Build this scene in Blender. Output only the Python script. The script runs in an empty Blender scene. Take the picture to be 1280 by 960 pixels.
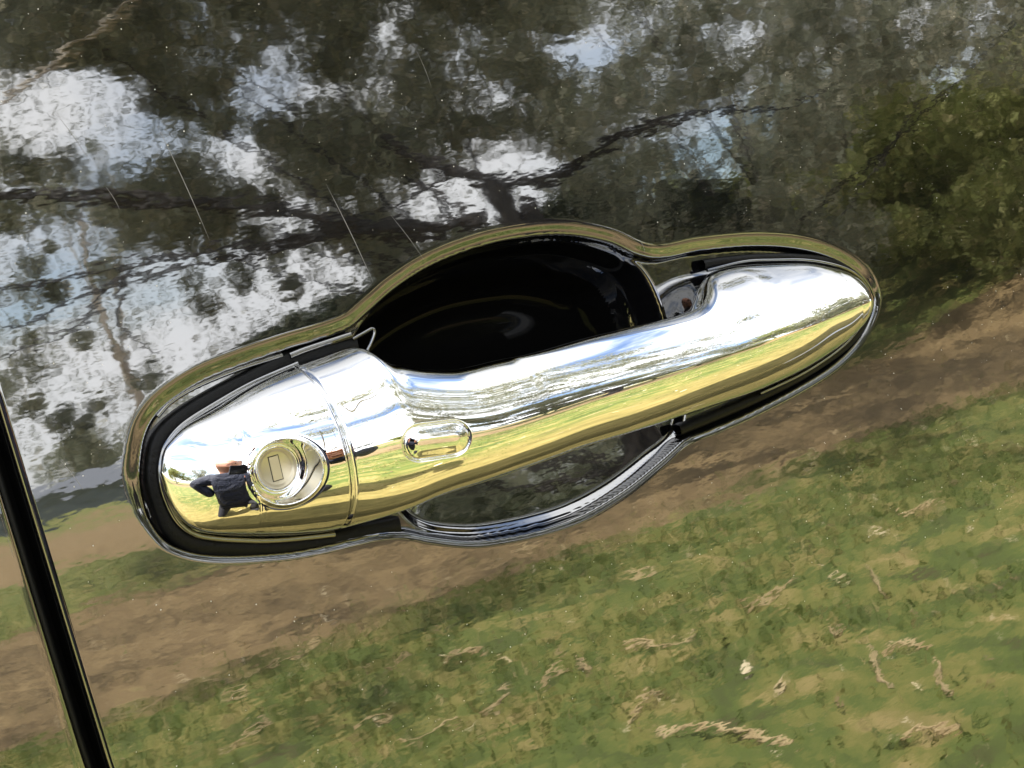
import bpy, math, random
import numpy as np
from mathutils import Matrix, Vector
random.seed(7); rng = np.random.default_rng(7)
scene = bpy.context.scene
COL = scene.collection

# ------------------------------------------------------------------ camera, sky, sun, exposure
TILT = math.radians(6)                       # the door skin leans in towards the roof
ORI = np.array([0, 0, .95])                  # middle of the handle, on the door skin
NRM = np.array([0, -math.cos(TILT), math.sin(TILT)])
UPV = np.array([0, math.sin(TILT), math.cos(TILT)])
CAM = np.array([-0.19224, -0.32377, 1.0266])
FWD = np.array([0.5201656, 0.83243898, -0.19097931])
RGT = np.array([0.82310565, -0.54827676, -0.14795164])
UPC = np.array([0.22787023, 0.08023679, 0.97037993])
FOC = 640 / math.tan(math.radians(20))

cd = bpy.data.cameras.new('camera'); cam = bpy.data.objects.new('camera', cd); COL.objects.link(cam)
cd.sensor_fit = 'HORIZONTAL'; cd.angle = math.radians(40); cd.clip_start = .01; cd.clip_end = 3000
cam.matrix_world = Matrix(((RGT[0], UPC[0], -FWD[0], CAM[0]), (RGT[1], UPC[1], -FWD[1], CAM[1]),
                           (RGT[2], UPC[2], -FWD[2], CAM[2]), (0, 0, 0, 1)))
scene.camera = cam
SUN_EL, SUN_AZ = math.radians(60), math.radians(-45)    # azimuth from +Y (over the car's roof) towards +X
EXPO = 1.86
vs = scene.view_settings
vs.view_transform = 'Standard'; vs.look = 'None'; vs.exposure = EXPO; vs.gamma = 1; vs.use_curve_mapping = False
scene.cycles.max_bounces = 10; scene.cycles.glossy_bounces = 6; scene.cycles.transparent_max_bounces = 8
scene.cycles.use_denoising = True

w = bpy.data.worlds.new('World'); scene.world = w; w.use_nodes = True
nt = w.node_tree; nt.nodes.clear()
def nd(t, typ, **k):
    n = t.nodes.new(typ)
    for a, b in k.items():
        if a in n.inputs.keys(): n.inputs[a].default_value = b
        else: setattr(n, a, b)
    return n
sky = nd(nt, 'ShaderNodeTexSky'); sky.sky_type = 'NISHITA'; sky.sun_disc = False
sky.sun_elevation = SUN_EL; sky.sun_rotation = SUN_AZ
sb = nd(nt, 'ShaderNodeBackground', Strength=.11); nt.links.new(sky.outputs[0], sb.inputs[0])
tc = nd(nt, 'ShaderNodeTexCoord'); mp = nd(nt, 'ShaderNodeMapping'); mp.inputs['Scale'].default_value = (1, 1, 2.6)
mp.inputs['Location'].default_value = (.9, .1, .4)
nt.links.new(tc.outputs['Generated'], mp.inputs[0])
cn = nd(nt, 'ShaderNodeTexNoise', Scale=1.9, Detail=6.0, Roughness=.5, Distortion=.25); nt.links.new(mp.outputs[0], cn.inputs['Vector'])
cr = nd(nt, 'ShaderNodeMapRange'); cr.inputs[1].default_value = .36; cr.inputs[2].default_value = .55; cr.interpolation_type = 'SMOOTHSTEP'
nt.links.new(cn.outputs[0], cr.inputs[0])
cn2 = nd(nt, 'ShaderNodeTexNoise', Scale=2.6, Detail=5.0); nt.links.new(mp.outputs[0], cn2.inputs['Vector'])
cmx = nd(nt, 'ShaderNodeMix'); cmx.data_type = 'RGBA'
cmx.inputs[6].default_value = (.72, .75, .80, 1); cmx.inputs[7].default_value = (1, .99, .97, 1)
nt.links.new(cn2.outputs[0], cmx.inputs[0])
cb = nd(nt, 'ShaderNodeBackground', Strength=.95); nt.links.new(cmx.outputs[2], cb.inputs[0])
mx = nd(nt, 'ShaderNodeMixShader'); nt.links.new(cr.outputs[0], mx.inputs[0]); nt.links.new(sb.outputs[0], mx.inputs[1]); nt.links.new(cb.outputs[0], mx.inputs[2])
wo = nd(nt, 'ShaderNodeOutputWorld'); nt.links.new(mx.outputs[0], wo.inputs[0])

sl = bpy.data.lights.new('sun', 'SUN'); sl.energy = 4.2; sl.angle = math.radians(.5); sl.color = (1, .95, .87)
so = bpy.data.objects.new('sun', sl); COL.objects.link(so)
sd = Vector((math.sin(SUN_AZ) * math.cos(SUN_EL), math.cos(SUN_AZ) * math.cos(SUN_EL), math.sin(SUN_EL)))
so.rotation_euler = sd.to_track_quat('Z', 'Y').to_euler(); so.location = (0, 0, 10)

# ------------------------------------------------------------------ helpers
def ray(px, py):
    v = FWD * FOC + RGT * (px - 640) - UPC * (py - 480)
    return v / np.linalg.norm(v)
def door(px, py, w=0.):                       # point of the door's own frame: along the car, up the skin
    v = ray(px, py); s = ((CAM - ORI) @ NRM - w) / -(v @ NRM); P = CAM + v * s - ORI
    return P[0], P @ UPV
def seen(px, py, dist=None):                  # the place outdoors that shows in the paint there
    v = ray(px, py); s = ((CAM - ORI) @ NRM) / -(v @ NRM); P = CAM + v * s; r = v - 2 * (v @ NRM) * NRM
    if dist is None: dist = P[2] / -r[2]
    return P + r * dist
def tag(o, label=None, cat=None, group=None, kind=None):
    if label: o['label'] = label
    if cat: o['category'] = cat
    if group: o['group'] = group
    if kind: o['kind'] = kind
    return o
def empty(name, loc):
    o = bpy.data.objects.new(name, None); COL.objects.link(o); o.location = loc; o.empty_display_size = .05; return o
def mesh(name, V, Fs, mat, parent=None, smooth=True):
    me = bpy.data.meshes.new(name)
    V = np.asarray(V, dtype=np.float32); Fs = np.asarray(Fs, dtype=np.int32)
    k = Fs.shape[1]
    me.vertices.add(len(V)); me.vertices.foreach_set('co', V.ravel())
    me.loops.add(Fs.size); me.loops.foreach_set('vertex_index', Fs.ravel())
    me.polygons.add(len(Fs)); me.polygons.foreach_set('loop_start', np.arange(0, Fs.size, k, dtype=np.int32))
    me.polygons.foreach_set('use_smooth', np.full(len(Fs), smooth))
    me.update(calc_edges=True); me.validate()
    me.materials.append(mat)
    o = bpy.data.objects.new(name, me); COL.objects.link(o)
    if parent: o.parent = parent
    return o
def grid_faces(nu, nv, wrap=False):
    i = np.arange(nu - 1)[:, None]; j = np.arange(nv if wrap else nv - 1)[None, :]; j2 = (j + 1) % nv
    return np.stack([i * nv + j, (i + 1) * nv + j, (i + 1) * nv + j2, i * nv + j2], -1).reshape(-1, 4)
def catmull(P, n=16, closed=False):
    P = np.asarray(P, float); m = len(P); out = []
    for i in range(m if closed else m - 1):
        g = lambda k: P[k % m] if closed else P[min(max(k, 0), m - 1)]
        a, b, c, d = g(i - 1), g(i), g(i + 1), g(i + 2); tt = np.linspace(0, 1, n, endpoint=False)[:, None]
        out.append(.5 * (2 * b + (c - a) * tt + (2 * a - 5 * b + 4 * c - d) * tt**2 + (3 * b - a - 3 * c + d) * tt**3))
    if not closed: out.append(P[-1:])
    return np.concatenate(out)
def sdf(X, Z, P):                             # signed distance to a closed polyline, negative inside
    P = np.asarray(P); A = P; B = np.roll(P, -1, 0); D = np.full(X.shape, 1e9); ins = np.zeros(X.shape, bool)
    for (ax, az), (bx, bz) in zip(A, B):
        ex, ez = bx - ax, bz - az; L = ex * ex + ez * ez + 1e-18
        tt = np.clip(((X - ax) * ex + (Z - az) * ez) / L, 0, 1)
        D = np.minimum(D, (X - ax - tt * ex)**2 + (Z - az - tt * ez)**2)
        c = (az > Z) != (bz > Z)
        ins ^= c & (X < (bx - ax) * (Z - az) / ((bz - az) if bz != az else 1e-12) + ax)
    D = np.sqrt(D); return np.where(ins, -D, D)
def L(x, y, z):                               # door frame (x, height, standoff) -> local coordinates
    return np.stack(np.broadcast_arrays(x, -np.asarray(z), y), -1).reshape(-1, 3)
def sstep(a, b, x): t = np.clip((x - a) / (b - a), 0, 1); return t * t * (3 - 2 * t)
def tube(path, rad, n=10, caps=True):
    path = np.asarray(path, float); m = len(path); rad = np.broadcast_to(rad, m)
    T = np.gradient(path, axis=0); T /= np.linalg.norm(T, axis=1)[:, None] + 1e-12
    V = []; ref = np.array([0, 0, 1.]) if abs(T[0][2]) < .9 else np.array([1., 0, 0])
    for i in range(m):
        a = np.cross(T[i], ref); a /= np.linalg.norm(a) + 1e-12; b = np.cross(T[i], a); ref = -np.cross(T[i], a) if False else np.cross(a, T[i])
        th = np.linspace(0, 2 * np.pi, n, endpoint=False)[:, None]
        V.append(path[i] + rad[i] * (np.cos(th) * a + np.sin(th) * b))
    return np.concatenate(V), grid_faces(m, n, True)
class Acc:
    def __init__(s): s.V = []; s.F = []; s.n = 0
    def add(s, vf):
        v, f = vf; s.V.append(v); s.F.append(f + s.n); s.n += len(v)
    def build(s, name, mat, parent=None, smooth=True): return mesh(name, np.concatenate(s.V), np.concatenate(s.F), mat, parent, smooth)

# ------------------------------------------------------------------ materials
def pm(name, col=(.5, .5, .5), rough=.5, metal=0., **k):
    m = bpy.data.materials.new(name); m.use_nodes = True; b = m.node_tree.nodes['Principled BSDF']
    b.inputs['Base Color'].default_value = (*col, 1); b.inputs['Roughness'].default_value = rough; b.inputs['Metallic'].default_value = metal
    for a, v in k.items(): b.inputs[a.replace('_', ' ')].default_value = v
    return m, m.node_tree, b
def ramp(t, stops, fac):
    r = t.nodes.new('ShaderNodeValToRGB'); e = r.color_ramp.elements
    while len(e) < len(stops): e.new(.5)
    for el, (p, c) in zip(e, stops): el.position = p; el.color = (*c, 1)
    t.links.new(fac, r.inputs[0]); return r.outputs[0]
def noise(t, scale, detail=4., rough=.55, vec=None, dist=0.):
    n = nd(t, 'ShaderNodeTexNoise', Scale=scale, Detail=detail, Roughness=rough, Distortion=dist)
    if vec is not None: t.links.new(vec, n.inputs['Vector'])
    return n.outputs[0]
def bump(t, b, h, strength, distance, normal=None):
    n = nd(t, 'ShaderNodeBump', Strength=strength, Distance=distance); t.links.new(h, n.inputs['Height'])
    if normal is not None: t.links.new(normal, n.inputs['Normal'])
    if b is not None: t.links.new(n.outputs[0], b.inputs['Normal'])
    return n.outputs[0]
def objco(t, scale=(1, 1, 1)):
    c = t.nodes.new('ShaderNodeTexCoord'); m = t.nodes.new('ShaderNodeMapping'); m.inputs['Scale'].default_value = scale
    t.links.new(c.outputs['Object'], m.inputs[0]); return m.outputs[0]

PAINT_IOR = 2.9
def paint_mat(name, peel):
    m, t, b = pm(name, (.004, .004, .0045), .012, 0, IOR=PAINT_IOR)
    v = objco(t)
    if peel:                                   # orange peel of the lacquer
        vo = nd(t, 'ShaderNodeTexVoronoi', Scale=230.0); vo.feature = 'SMOOTH_F1'; vo.inputs['Smoothness'].default_value = .9
        v2 = objco(t, (.62, 1, 1.35)); t.links.new(v2, vo.inputs['Vector'])
        n1 = bump(t, None, vo.outputs['Distance'], 1., .0000030 * peel)
        n2 = bump(t, None, noise(t, 105., 2., .5, v2), 1., .000019 * peel, n1)
        n3 = bump(t, b, noise(t, 260., 2., .5, v2), 1., .0000080 * peel, n2)
    r = ramp(t, [(.0, (.017,) * 3), (.55, (.025,) * 3), (1, (.05,) * 3)], noise(t, 40., 6., .6, v))
    t.links.new(r, b.inputs['Roughness'])
    return m
M_PAINT = paint_mat('black_car_paint', 1.); 
M_CHROME, t_, b_ = pm('polished_chrome', (.86, .865, .87), .015, 1.)
t_.links.new(ramp(t_, [(0, (.008,) * 3), (.6, (.014,) * 3), (1, (.06,) * 3)], noise(t_, 120., 5., .6, objco(t_))), b_.inputs['Roughness'])
bump(t_, b_, noise(t_, 55., 2., .5, objco(t_)), 1., .000005)
M_RUBBER, t_, b_ = pm('black_rubber', (.006, .006, .006), .42, 0, IOR=1.25)
bump(t_, b_, noise(t_, 900., 3., .6, objco(t_)), .6, .0003)
M_SEAL, t_, b_ = pm('matt_black_seal', (.004, .004, .004), .5)
M_SATIN, t_, b_ = pm('champagne_satin_metal', (.62, .55, .40), .36, .7)
bump(t_, b_, noise(t_, 1500., 3., .6, objco(t_)), .3, .00006)
M_LINE, _, _ = pm('dark_groove', (.03, .028, .02), .6)
M_DUST, _, _ = pm('pale_dust', (.75, .72, .65), .9)
M_SCR, _, _ = pm('scratched_lacquer', (.30, .29, .28), .6)
M_CUP, _, _ = pm('shaded_cup_paint', (.003, .003, .003), .03, 0, IOR=1.15)  # cup paint with its reflection cut, shade of the recess put into the material
M_BACK, _, _ = pm('matt_black_plastic', (.006, .006, .006), .6, 0, IOR=1.3)
M_GLASS, _, _ = pm('tinted_window_glass', (.01, .012, .012), .01, 0, IOR=1.5)

# ------------------------------------------------------------------ the car
car = empty('car', ORI); car.rotation_euler = (-TILT, 0, 0)
tag(car, 'glossy black car whose door with a chrome pull handle fills the photograph', 'car')

POCKET_PX = [(176, 585), (184, 540), (206, 508), (250, 478), (300, 457), (357, 437), (400, 424), (437, 410), (461, 390), (498, 358), (545, 329),
             (607, 306), (670, 294), (717, 293), (764, 302), (800, 318), (830, 322), (876, 313), (939, 307), (992, 309), (1036, 319),
             (1070, 337), (1091, 361), (1095, 385), (1080, 420), (1048, 454), (1001, 484), (939, 516), (895, 535), (858, 550),
             (830, 575), (783, 613), (729, 645), (676, 663), (622, 674), (586, 677), (540, 672), (507, 666), (470, 668), (400, 684), (350, 692), (269, 695),
             (215, 682), (188, 652), (178, 618)]
P0 = catmull([door(*p) for p in POCKET_PX], 8, True)
# cup behind the grip
CUP_PX = [(452, 470), (447, 432), (464, 398), (500, 362), (547, 333), (607, 310), (670, 299), (717, 297), (764, 306), (800, 322), (822, 345), (838, 380), (850, 420), (865, 470),
          (868, 520), (855, 553), (828, 576), (780, 613), (728, 642), (676, 659), (622, 670), (586, 672), (545, 667), (515, 650), (490, 610), (465, 540)]
C0 = catmull([door(*p) for p in CUP_PX], 8, True)

def gap_x(z):                                 # the front door's rear edge
    return np.interp(z, [-.7, -.06, .0324, .2], [-.055, -.1178, -.1225, -.1215])
PFL, XE = .0052, .0
def relief(X, Z):
    d = sdf(X, Z, P0); c = sdf(X, Z, C0)
    # soft shoulder: paint rolls in over ~9 mm, then drops at the edge
    up_ = sstep(-.012, .008, Z); sh = -(.0003 + .0002 * up_) * sstep(.0016 + .0026 * up_, -.0003, d)
    lip = -.0036 * sstep(.0000, -.0010, d)
    # cup: steep rolled wall, then a bowl
    r = np.clip(-c, 0, None)
    wall = -.0085 * sstep(0, .0034, r)
    low = sstep(.004, -.012, Z)
    wall = wall * (1 - low) - low * (.0022 * sstep(0, .0030, r) + .075 * np.clip(r - .001, 0, .03)); bowl = -.0200 * (1 - low) * (1 - np.exp(-(r / .0088)**2.0))
    return sh + lip + wall + bowl
xs = np.concatenate([np.linspace(-.13, -.107, 40, endpoint=False), np.arange(-.107, .166, .00048), np.linspace(.166, .9, 90)])
xs[:40] = np.linspace(-.1195, -.107, 40, endpoint=False)
zs = np.concatenate([np.linspace(-.56, -.052, 100, endpoint=False), np.arange(-.052, .056, .00045), np.linspace(.056, .17, 40)])
XX, ZZ = np.meshgrid(xs, zs, indexing='ij')
WW = np.zeros_like(XX)
sel = (XX > -.11) & (XX < .172) & (ZZ > -.056) & (ZZ < .058)
WW[sel] = relief(XX[sel], ZZ[sel])
def crown_w(x, z): return -.045 * (z**2) - .020 * (x - .0)**2           # the skin is very slightly barrelled
wt = np.clip((-.107 - XX) / .0125, 0, 1)
wt = np.where(XX < -.107, wt, 0)
XX = XX + wt * (gap_x(ZZ) - (-.1195))
WW = WW + crown_w(XX, ZZ)
# hemmed edge at the shut line
ed = [(0.0, 0.0), (-.0006, -.0001), (-.0011, -.0005), (-.0014, -.0011), (-.0015, -.0020), (-.0015, -.014), (.002, -.0145)]
ex = np.stack([XX[0] + a for a, b in ed[::-1]]); ew = np.stack([WW[0] + b for a, b in ed[::-1]]); ez = np.stack([ZZ[0]] * len(ed))
XX = np.concatenate([ex[:-1], XX]); ZZ = np.concatenate([ez[:-1], ZZ]); WW = np.concatenate([ew[:-1], WW])
front = mesh('front_door', L(XX, ZZ, WW), grid_faces(*XX.shape)[:, ::-1], M_PAINT, car)
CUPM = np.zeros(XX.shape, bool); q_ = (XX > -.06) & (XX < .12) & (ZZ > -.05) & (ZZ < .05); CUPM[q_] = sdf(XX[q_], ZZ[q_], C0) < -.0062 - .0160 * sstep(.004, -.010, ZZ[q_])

# cut the button's faces out as a mesh of their own
def split(obj, mask_v, name, mat, par):
    me = obj.data; n = len(me.polygons); fv = np.empty(n * 4, np.int32); me.loops.foreach_get('vertex_index', fv); fv = fv.reshape(-1, 4)
    co = np.empty(len(me.vertices) * 3, np.float32); me.vertices.foreach_get('co', co); co = co.reshape(-1, 3)
    m = mask_v[fv].all(1)
    ids = np.unique(fv[m]); mp_ = np.zeros(len(co), np.int32); mp_[ids] = np.arange(len(ids))
    o2 = mesh(name, co[ids], mp_[fv[m]], mat, par)
    old = obj.data; ob = mesh('tmp', co, fv[~m], old.materials[0]); obj.data = ob.data; obj.data.name = obj.name
    bpy.data.objects.remove(ob)
    return o2
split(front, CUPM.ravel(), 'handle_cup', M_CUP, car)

# rear door: the strip left of the shut line
a = np.concatenate([[-.0005, 0, 0, .0001, .0004, .0009, .0016], np.linspace(.003, .12, 16), np.linspace(.14, .9, 20)])
b = np.concatenate([[-.0145, -.014, -.0020, -.0011, -.0005, -.0001, 0], np.zeros(36)])
z2 = np.linspace(-.56, .17, 60)
GAPW = .0044
AA, Z2 = np.meshgrid(a, z2, indexing='ij'); BB = np.meshgrid(b, z2, indexing='ij')[0]
X2 = gap_x(Z2) - .0015 - GAPW - AA
mesh('rear_door', L(X2, Z2, BB + crown_w(X2, Z2) - .0004), grid_faces(*X2.shape), M_PAINT, car)
# rubber seal in the shut line, and a door jamb behind it
zz = np.linspace(-.56, .17, 60); jx = gap_x(zz) - .0015 - GAPW / 2
sec = [(-.010, -.012), (-.0020, -.012), (-.0013, -.0108), (0, -.0100), (.0013, -.0108), (.0020, -.012), (.010, -.012)]
JX = np.stack([jx + p for p, q in sec]); JZ = np.stack([zz] * len(sec)); JW = np.stack([np.full_like(zz, q) + crown_w(jx, zz) for p, q in sec])
mesh('door_seal', L(JX, JZ, JW), grid_faces(*JX.shape)[:, ::-1], M_SEAL, car)
# the rest of the body: sill below, window, roof and far side (out of frame, but it casts the car's shade)
def strip(name, prof, x0, x1, mat):
    V = []; 
    for x in (x0, x1):
        for (ww, zz_) in prof: V.append((x, -ww, zz_))
    n = len(prof); return mesh(name, V, [(i, i + 1, n + i + 1, n + i) for i in range(n - 1)], mat, car, False)
strip('sill', [(-.02, -.575), (-.01, -.60), (-.02, -.68), (-.10, -.72), (-1.6, -.72)], -1.0, 3.2, M_PAINT)
strip('side_window', [(-.006, .176), (-.11, .50)], -1.0, 1.4, M_GLASS)
strip('roof', [(-.12, .505), (-.22, .54), (-1.3, .54), (-1.5, .17), (-1.6, -.56)], -1.0, 1.4, M_PAINT)
strip('fender', [(-.004, -.56), (-.003, 0), (-.005, .17), (-.2, .20), (-1.5, .20)], .91, 3.2, M_PAINT)

# ---- handle outline, in door coordinates
def poly(pts):                                # px, py, standoff
    return np.array([door(x, y, ww) for x, y, ww in pts])
TOP = poly([(203, 592, .002), (205, 570, .002), (212, 554, .002), (232, 533, .002), (269, 511, .002), (316, 482, .002), (363, 460, .002), (405, 445, .003), (440, 434, .006), (458, 436, .010),
            (482, 450, .013), (514, 459, .015), (545, 462, .016), (576, 461, .017), (620, 451, .018), (670, 440, .019), (732, 423, .020), (780, 411, .019), (820, 401, .017),
            (842, 394, .015), (858, 385, .012), (868, 370, .009), (874, 354, .006), (884, 342, .003), (905, 335, .002), (930, 332, .002), (970, 330, .002), (1005, 330, .002), (1032, 334, .002), (1056, 341, .002),
            (1071, 351, .002), (1079, 363, .002), (1082, 378, .002)])
BOT = poly([(203, 592, .002), (208, 612, .002), (219, 637, .002), (235, 656, .002), (258, 666, .002), (294, 669, .002), (347, 669, .002), (380, 667, .002), (416, 662, .004), (450, 654, .009), (482, 645, .012),
            (514, 634, .014), (550, 619, .016), (604, 602, .017), (676, 577, .018), (720, 561, .018), (770, 546, .018), (814, 532, .017), (876, 511, .014), (939, 490, .010), (1001, 461, .006),
            (1048, 430, .003), (1070, 406, .002), (1079, 392, .002), (1082, 378, .002)])
x0, x1 = TOP[0, 0], TOP[-1, 0]
def mono(P):
    P = catmull(P, 10); keep = [0]
    for i in range(1, len(P)):
        if P[i, 0] > P[keep[-1], 0] + 1e-7: keep.append(i)
    return P[keep]
TOPm, BOTm = mono(TOP), mono(BOT)
SEAM = door(416, 540, .016)[0]
def sm(y, k):
    g = np.exp(-np.linspace(-2, 2, 2 * k + 1)**2); g /= g.sum(); return np.convolve(np.pad(y, k, mode='edge'), g, 'valid')
# stations, dense at both ends and round the seam
def stations():
    s = (1 - np.cos(np.linspace(0, np.pi / 2, 60))) * .018
    a_ = x0 + s; m_ = np.concatenate([np.arange(a_[-1] + .00014, SEAM, .00014), np.arange(SEAM + .0003, x1 - .014, .0003)])
    s2 = x1 - (1 - np.cos(np.linspace(np.pi / 2, 0, 50))) * .0135
    return np.concatenate([a_, m_, s2])
xst = stations(); xst[np.argmin(abs(xst - SEAM))] = SEAM; iseam = int(np.argmin(abs(xst - SEAM)))
def shape_at(x):
    xk = np.array([x0, -.075, -.058, SEAM, -.02, 0, .03, .06, .085, .105, .125, x1])
    zt = np.interp(x, TOPm[:, 0], TOPm[:, 1]); zb = np.interp(x, BOTm[:, 0], BOTm[:, 1])
    return zt, zb
zt, zb = shape_at(xst)
core = slice(55, -45)
zt2, zb2 = sm(zt, 4), sm(zb, 4); zt[core] = zt2[core]; zb[core] = zb2[core]
u = (xst - x0)
# crest standoff along the handle
ck = catmull([(0, .0050), (.008, .0098), (.016, .0140), (.026, .0184), (.038, .0224), (.050, .0254), (.065, .0281), (.085, .0300), (.115, .0310), (.145, .0305), (.170, .0280), (.195, .0235), (.215, .0175), (x1 - x0, .0105)], 12)
wc = np.interp(u, ck[:, 0], ck[:, 1]); wc = np.where(xst > SEAM + .012, sm(sm(wc, 30), 30), sm(wc, 18))
endL = np.sqrt(np.clip(1 - (1 - np.clip(u / .0105, 0, 1))**2, 0, 1)); endR = np.sqrt(np.clip(1 - (1 - np.clip((x1 - xst) / .011, 0, 1))**2, 0, 1))
we_t = np.interp(xst, [p for p in TOP[:, 0]], [.002]*7 + [.003, .006, .010, .013, .015, .016, .017, .018, .019, .019, .018, .016, .014, .011, .008, .005, .003] + [.002]*9)
we_b = np.interp(xst, BOT[:, 0], [.002]*8 + [.004, .009, .012, .014, .016, .017, .018, .018, .018, .017, .014, .010, .006, .003, .002, .002, .002])
we_t, we_b = sm(we_t, 24), sm(we_b, 12)
base = .0015
wc = base + (wc - base) * np.minimum(endL, endR)
we_t = np.minimum(we_t, wc); we_b = np.minimum(we_b, wc)
# back of the section: sits in the pocket at both mounts, lifts clear behind the grip
liftL = sstep(-.040, -.020, xst); liftR = 1 - sstep(.070, .088, xst)
lift = np.minimum(liftL, liftR)
wback = -.004 + (.0105 + .004) * lift
wback = np.minimum(wback, np.minimum(we_t, we_b) - .0035)
# crest height: where between the bottom and top edges the skin stands furthest out
fz = np.interp(xst, [x0, SEAM, -.02, .02, .06, .09, .115, x1], [.47, .47, .47, .50, .52, .44, .42, .45])
zc = zb + (zt - zb) * fz; zc[core] = sm(sm(zc, 30), 30)[core]; zc = np.where(xst > .03, np.interp(xst, [.03, .10, .13, x1], [float(np.interp(.03, xst, zc)), -.0021, -.0019, float(zc[-1])]), zc); zc[core] = sm(sm(zc, 20), 20)[core]
nt_ = sm(np.interp(xst, [x0, -.075, SEAM, .0, .03, .065, .11, x1], [1.8, 1.8, 1.8, 1.8, 1.7, 1.45, 1.4, 1.6]), 25)
nb_ = sm(np.interp(xst, [x0, -.075, SEAM, .0, .06, x1], [1.9, 2.0, 2.0, 2.0, 1.9, 1.8]), 25)
zf = zt.copy(); m_ = xst > 0
zt_at = lambda q: float(np.interp(q, xst, zt))
zf[m_] = np.interp(xst[m_], [0, .020, .040, .060, .078, .095, .110, .125, x1], [zt_at(0) + .0008, .0138, .0164, .0187, .0199, zt_at(.095) + .0007, zt_at(.110) + .0006, zt_at(.125) + .0006, zt_at(x1) + .0002])
zf = np.where((xst > 0) & (xst < .118), sm(sm(zf, 30), 30), zf); zf = np.where(xst > .112, np.interp(xst, [.112, .125, x1], [0, .0, 0]) + np.where(xst > .112, zt + np.interp(xst, [.112, .14], [float(np.interp(.112, xst, zf) - zt_at(.112)), .0002]), zf), zf); zf = np.maximum(zf, zt + 2e-5)
wf = np.where(xst > 0, np.interp(xst, [0, .03, .066, .085, x1], [float(np.interp(0, xst, we_t)), .0130, .0065, .0036, .002]), we_t); wf = sm(sm(wf, 24), 24); wf = np.minimum(wf, wc)
Rr = np.interp(xst, [SEAM, 0, .03, .06, .085, x1], [.0004, .0006, .0020, .0026, .0012, .0006])
NS = 150
th = np.linspace(0, np.pi / 2, NS)
def section(i):
    # lower edge -> crest -> upper edge -> back
    lo_z = zc[i] - (zc[i] - zb[i]) * np.cos(th)**(2 / nb_[i]); lo_w = we_b[i] + (wc[i] - we_b[i]) * np.sin(th)**(2 / nb_[i])
    if xst[i] > SEAM + .004:
        up_z = zc[i] + (zt[i] - zc[i]) * np.sin(th)**(1.15); q_ = np.clip((up_z - zc[i]) / (zf[i] - zc[i]), 0, 1)
        up_w = wf[i] + (wc[i] - wf[i]) * (1 - q_**nt_[i])**(1 / nt_[i])
        up_w = up_w - Rr[i] * (1 - np.sqrt(1 - np.clip(1 - (zt[i] - up_z) / Rr[i], 0, 1)**2))
    else:
        up_z = zc[i] + (zt[i] - zc[i]) * np.sin(th)**(2 / nt_[i]); up_w = we_t[i] + (wc[i] - we_t[i]) * np.cos(th)**(2 / nt_[i])
    wt_e = up_w[-1]
    tb = np.linspace(0, np.pi, 40)[1:-1]; mid, hf = (zt[i] + zb[i]) / 2, (zt[i] - zb[i]) / 2
    wl = wt_e + (we_b[i] - wt_e) * (1 - np.cos(tb)) / 2
    bk_z = mid + hf * np.sign(np.cos(tb)) * abs(np.cos(tb))**(.8); bk_w = wl - (wl - wback[i]) * np.sin(tb)**.7
    return np.concatenate([lo_z, up_z[1:], bk_z]), np.concatenate([lo_w, up_w[1:], bk_w])
S = [section(i) for i in range(len(xst))]
HZ = np.stack([s[0] for s in S]); HW = np.stack([s[1] for s in S]); HX = np.repeat(xst[:, None], HZ.shape[1], 1)
NF = 2 * NS - 1                               # front points of each section
# even out the front points by arc length
for i in range(len(xst)):
    z_, w_ = HZ[i, :NF].copy(), HW[i, :NF].copy(); s_ = np.concatenate([[0], np.cumsum(np.hypot(np.diff(z_), np.diff(w_)))])
    q = np.linspace(0, s_[-1], NF) if s_[-1] > 1e-6 else s_
    if s_[-1] > 1e-6: HZ[i, :NF] = np.interp(q, s_, z_); HW[i, :NF] = np.interp(q, s_, w_)
sg = np.exp(-np.linspace(-2, 2, 17)**2); sg /= sg.sum(); a0, a1 = 62, len(xst) - 52
for A_ in (HZ, HW, HZ, HW):
    B_ = A_.copy(); acc = sum(sg[q_] * B_[a0 - 8 + q_:a1 - 8 + q_] for q_ in range(17)); A_[a0:a1] = acc
front = np.zeros(HX.shape, bool); front[:, :NF] = True
# ---- lock bowl pressed into the end cap
def front_w(x, z):
    i = int(np.argmin(abs(xst - x))); j = int(np.argmin(abs(HZ[i, :NF] - z))); return HW[i, j]
wl0 = .018
cx, cz = door(361, 590, wl0)
for _ in range(4): wl0 = front_w(cx, cz); cx, cz = door(361, 590, wl0)
RO = .0079
wface = front_w(cx - RO * .96, cz) - .0012
ix, iz = door(346, 585, wface); RI = .0062; o_ = np.array([ix - cx, iz - cz]); o_ *= min(1, .00125 / np.hypot(*o_)); ix, iz = cx + o_[0], cz + o_[1]
k_lo = np.zeros(HX.shape); k_hi = np.ones(HX.shape) * 1.6
for _ in range(30):
    k = (k_lo + k_hi) / 2; px_ = ix + (cx - ix) * k; pz_ = iz + (cz - iz) * k; rr = RI + (RO - RI) * k
    out_ = np.hypot(HX - px_, HZ - pz_) > rr; k_lo = np.where(out_, k, k_lo); k_hi = np.where(out_, k_hi, k)
inL = front & (k < 1.0) & (abs(HX - cx) < .02)
kk = np.clip(k, 0, 1)
HW = np.where(inL, (wface - .0008) + (HW - wface + .0008) * np.clip(kk, 0, 1)**1.25, HW)
rho = np.hypot(HX - cx, HZ - cz) - RO
near = front & (abs(HX - cx) < .02)
HW = HW + np.where(near, .00028 * np.exp(-((rho - .0000) / .00040)**2) - .00012 * np.exp(-((rho - .0009) / .0003)**2), 0)
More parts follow.
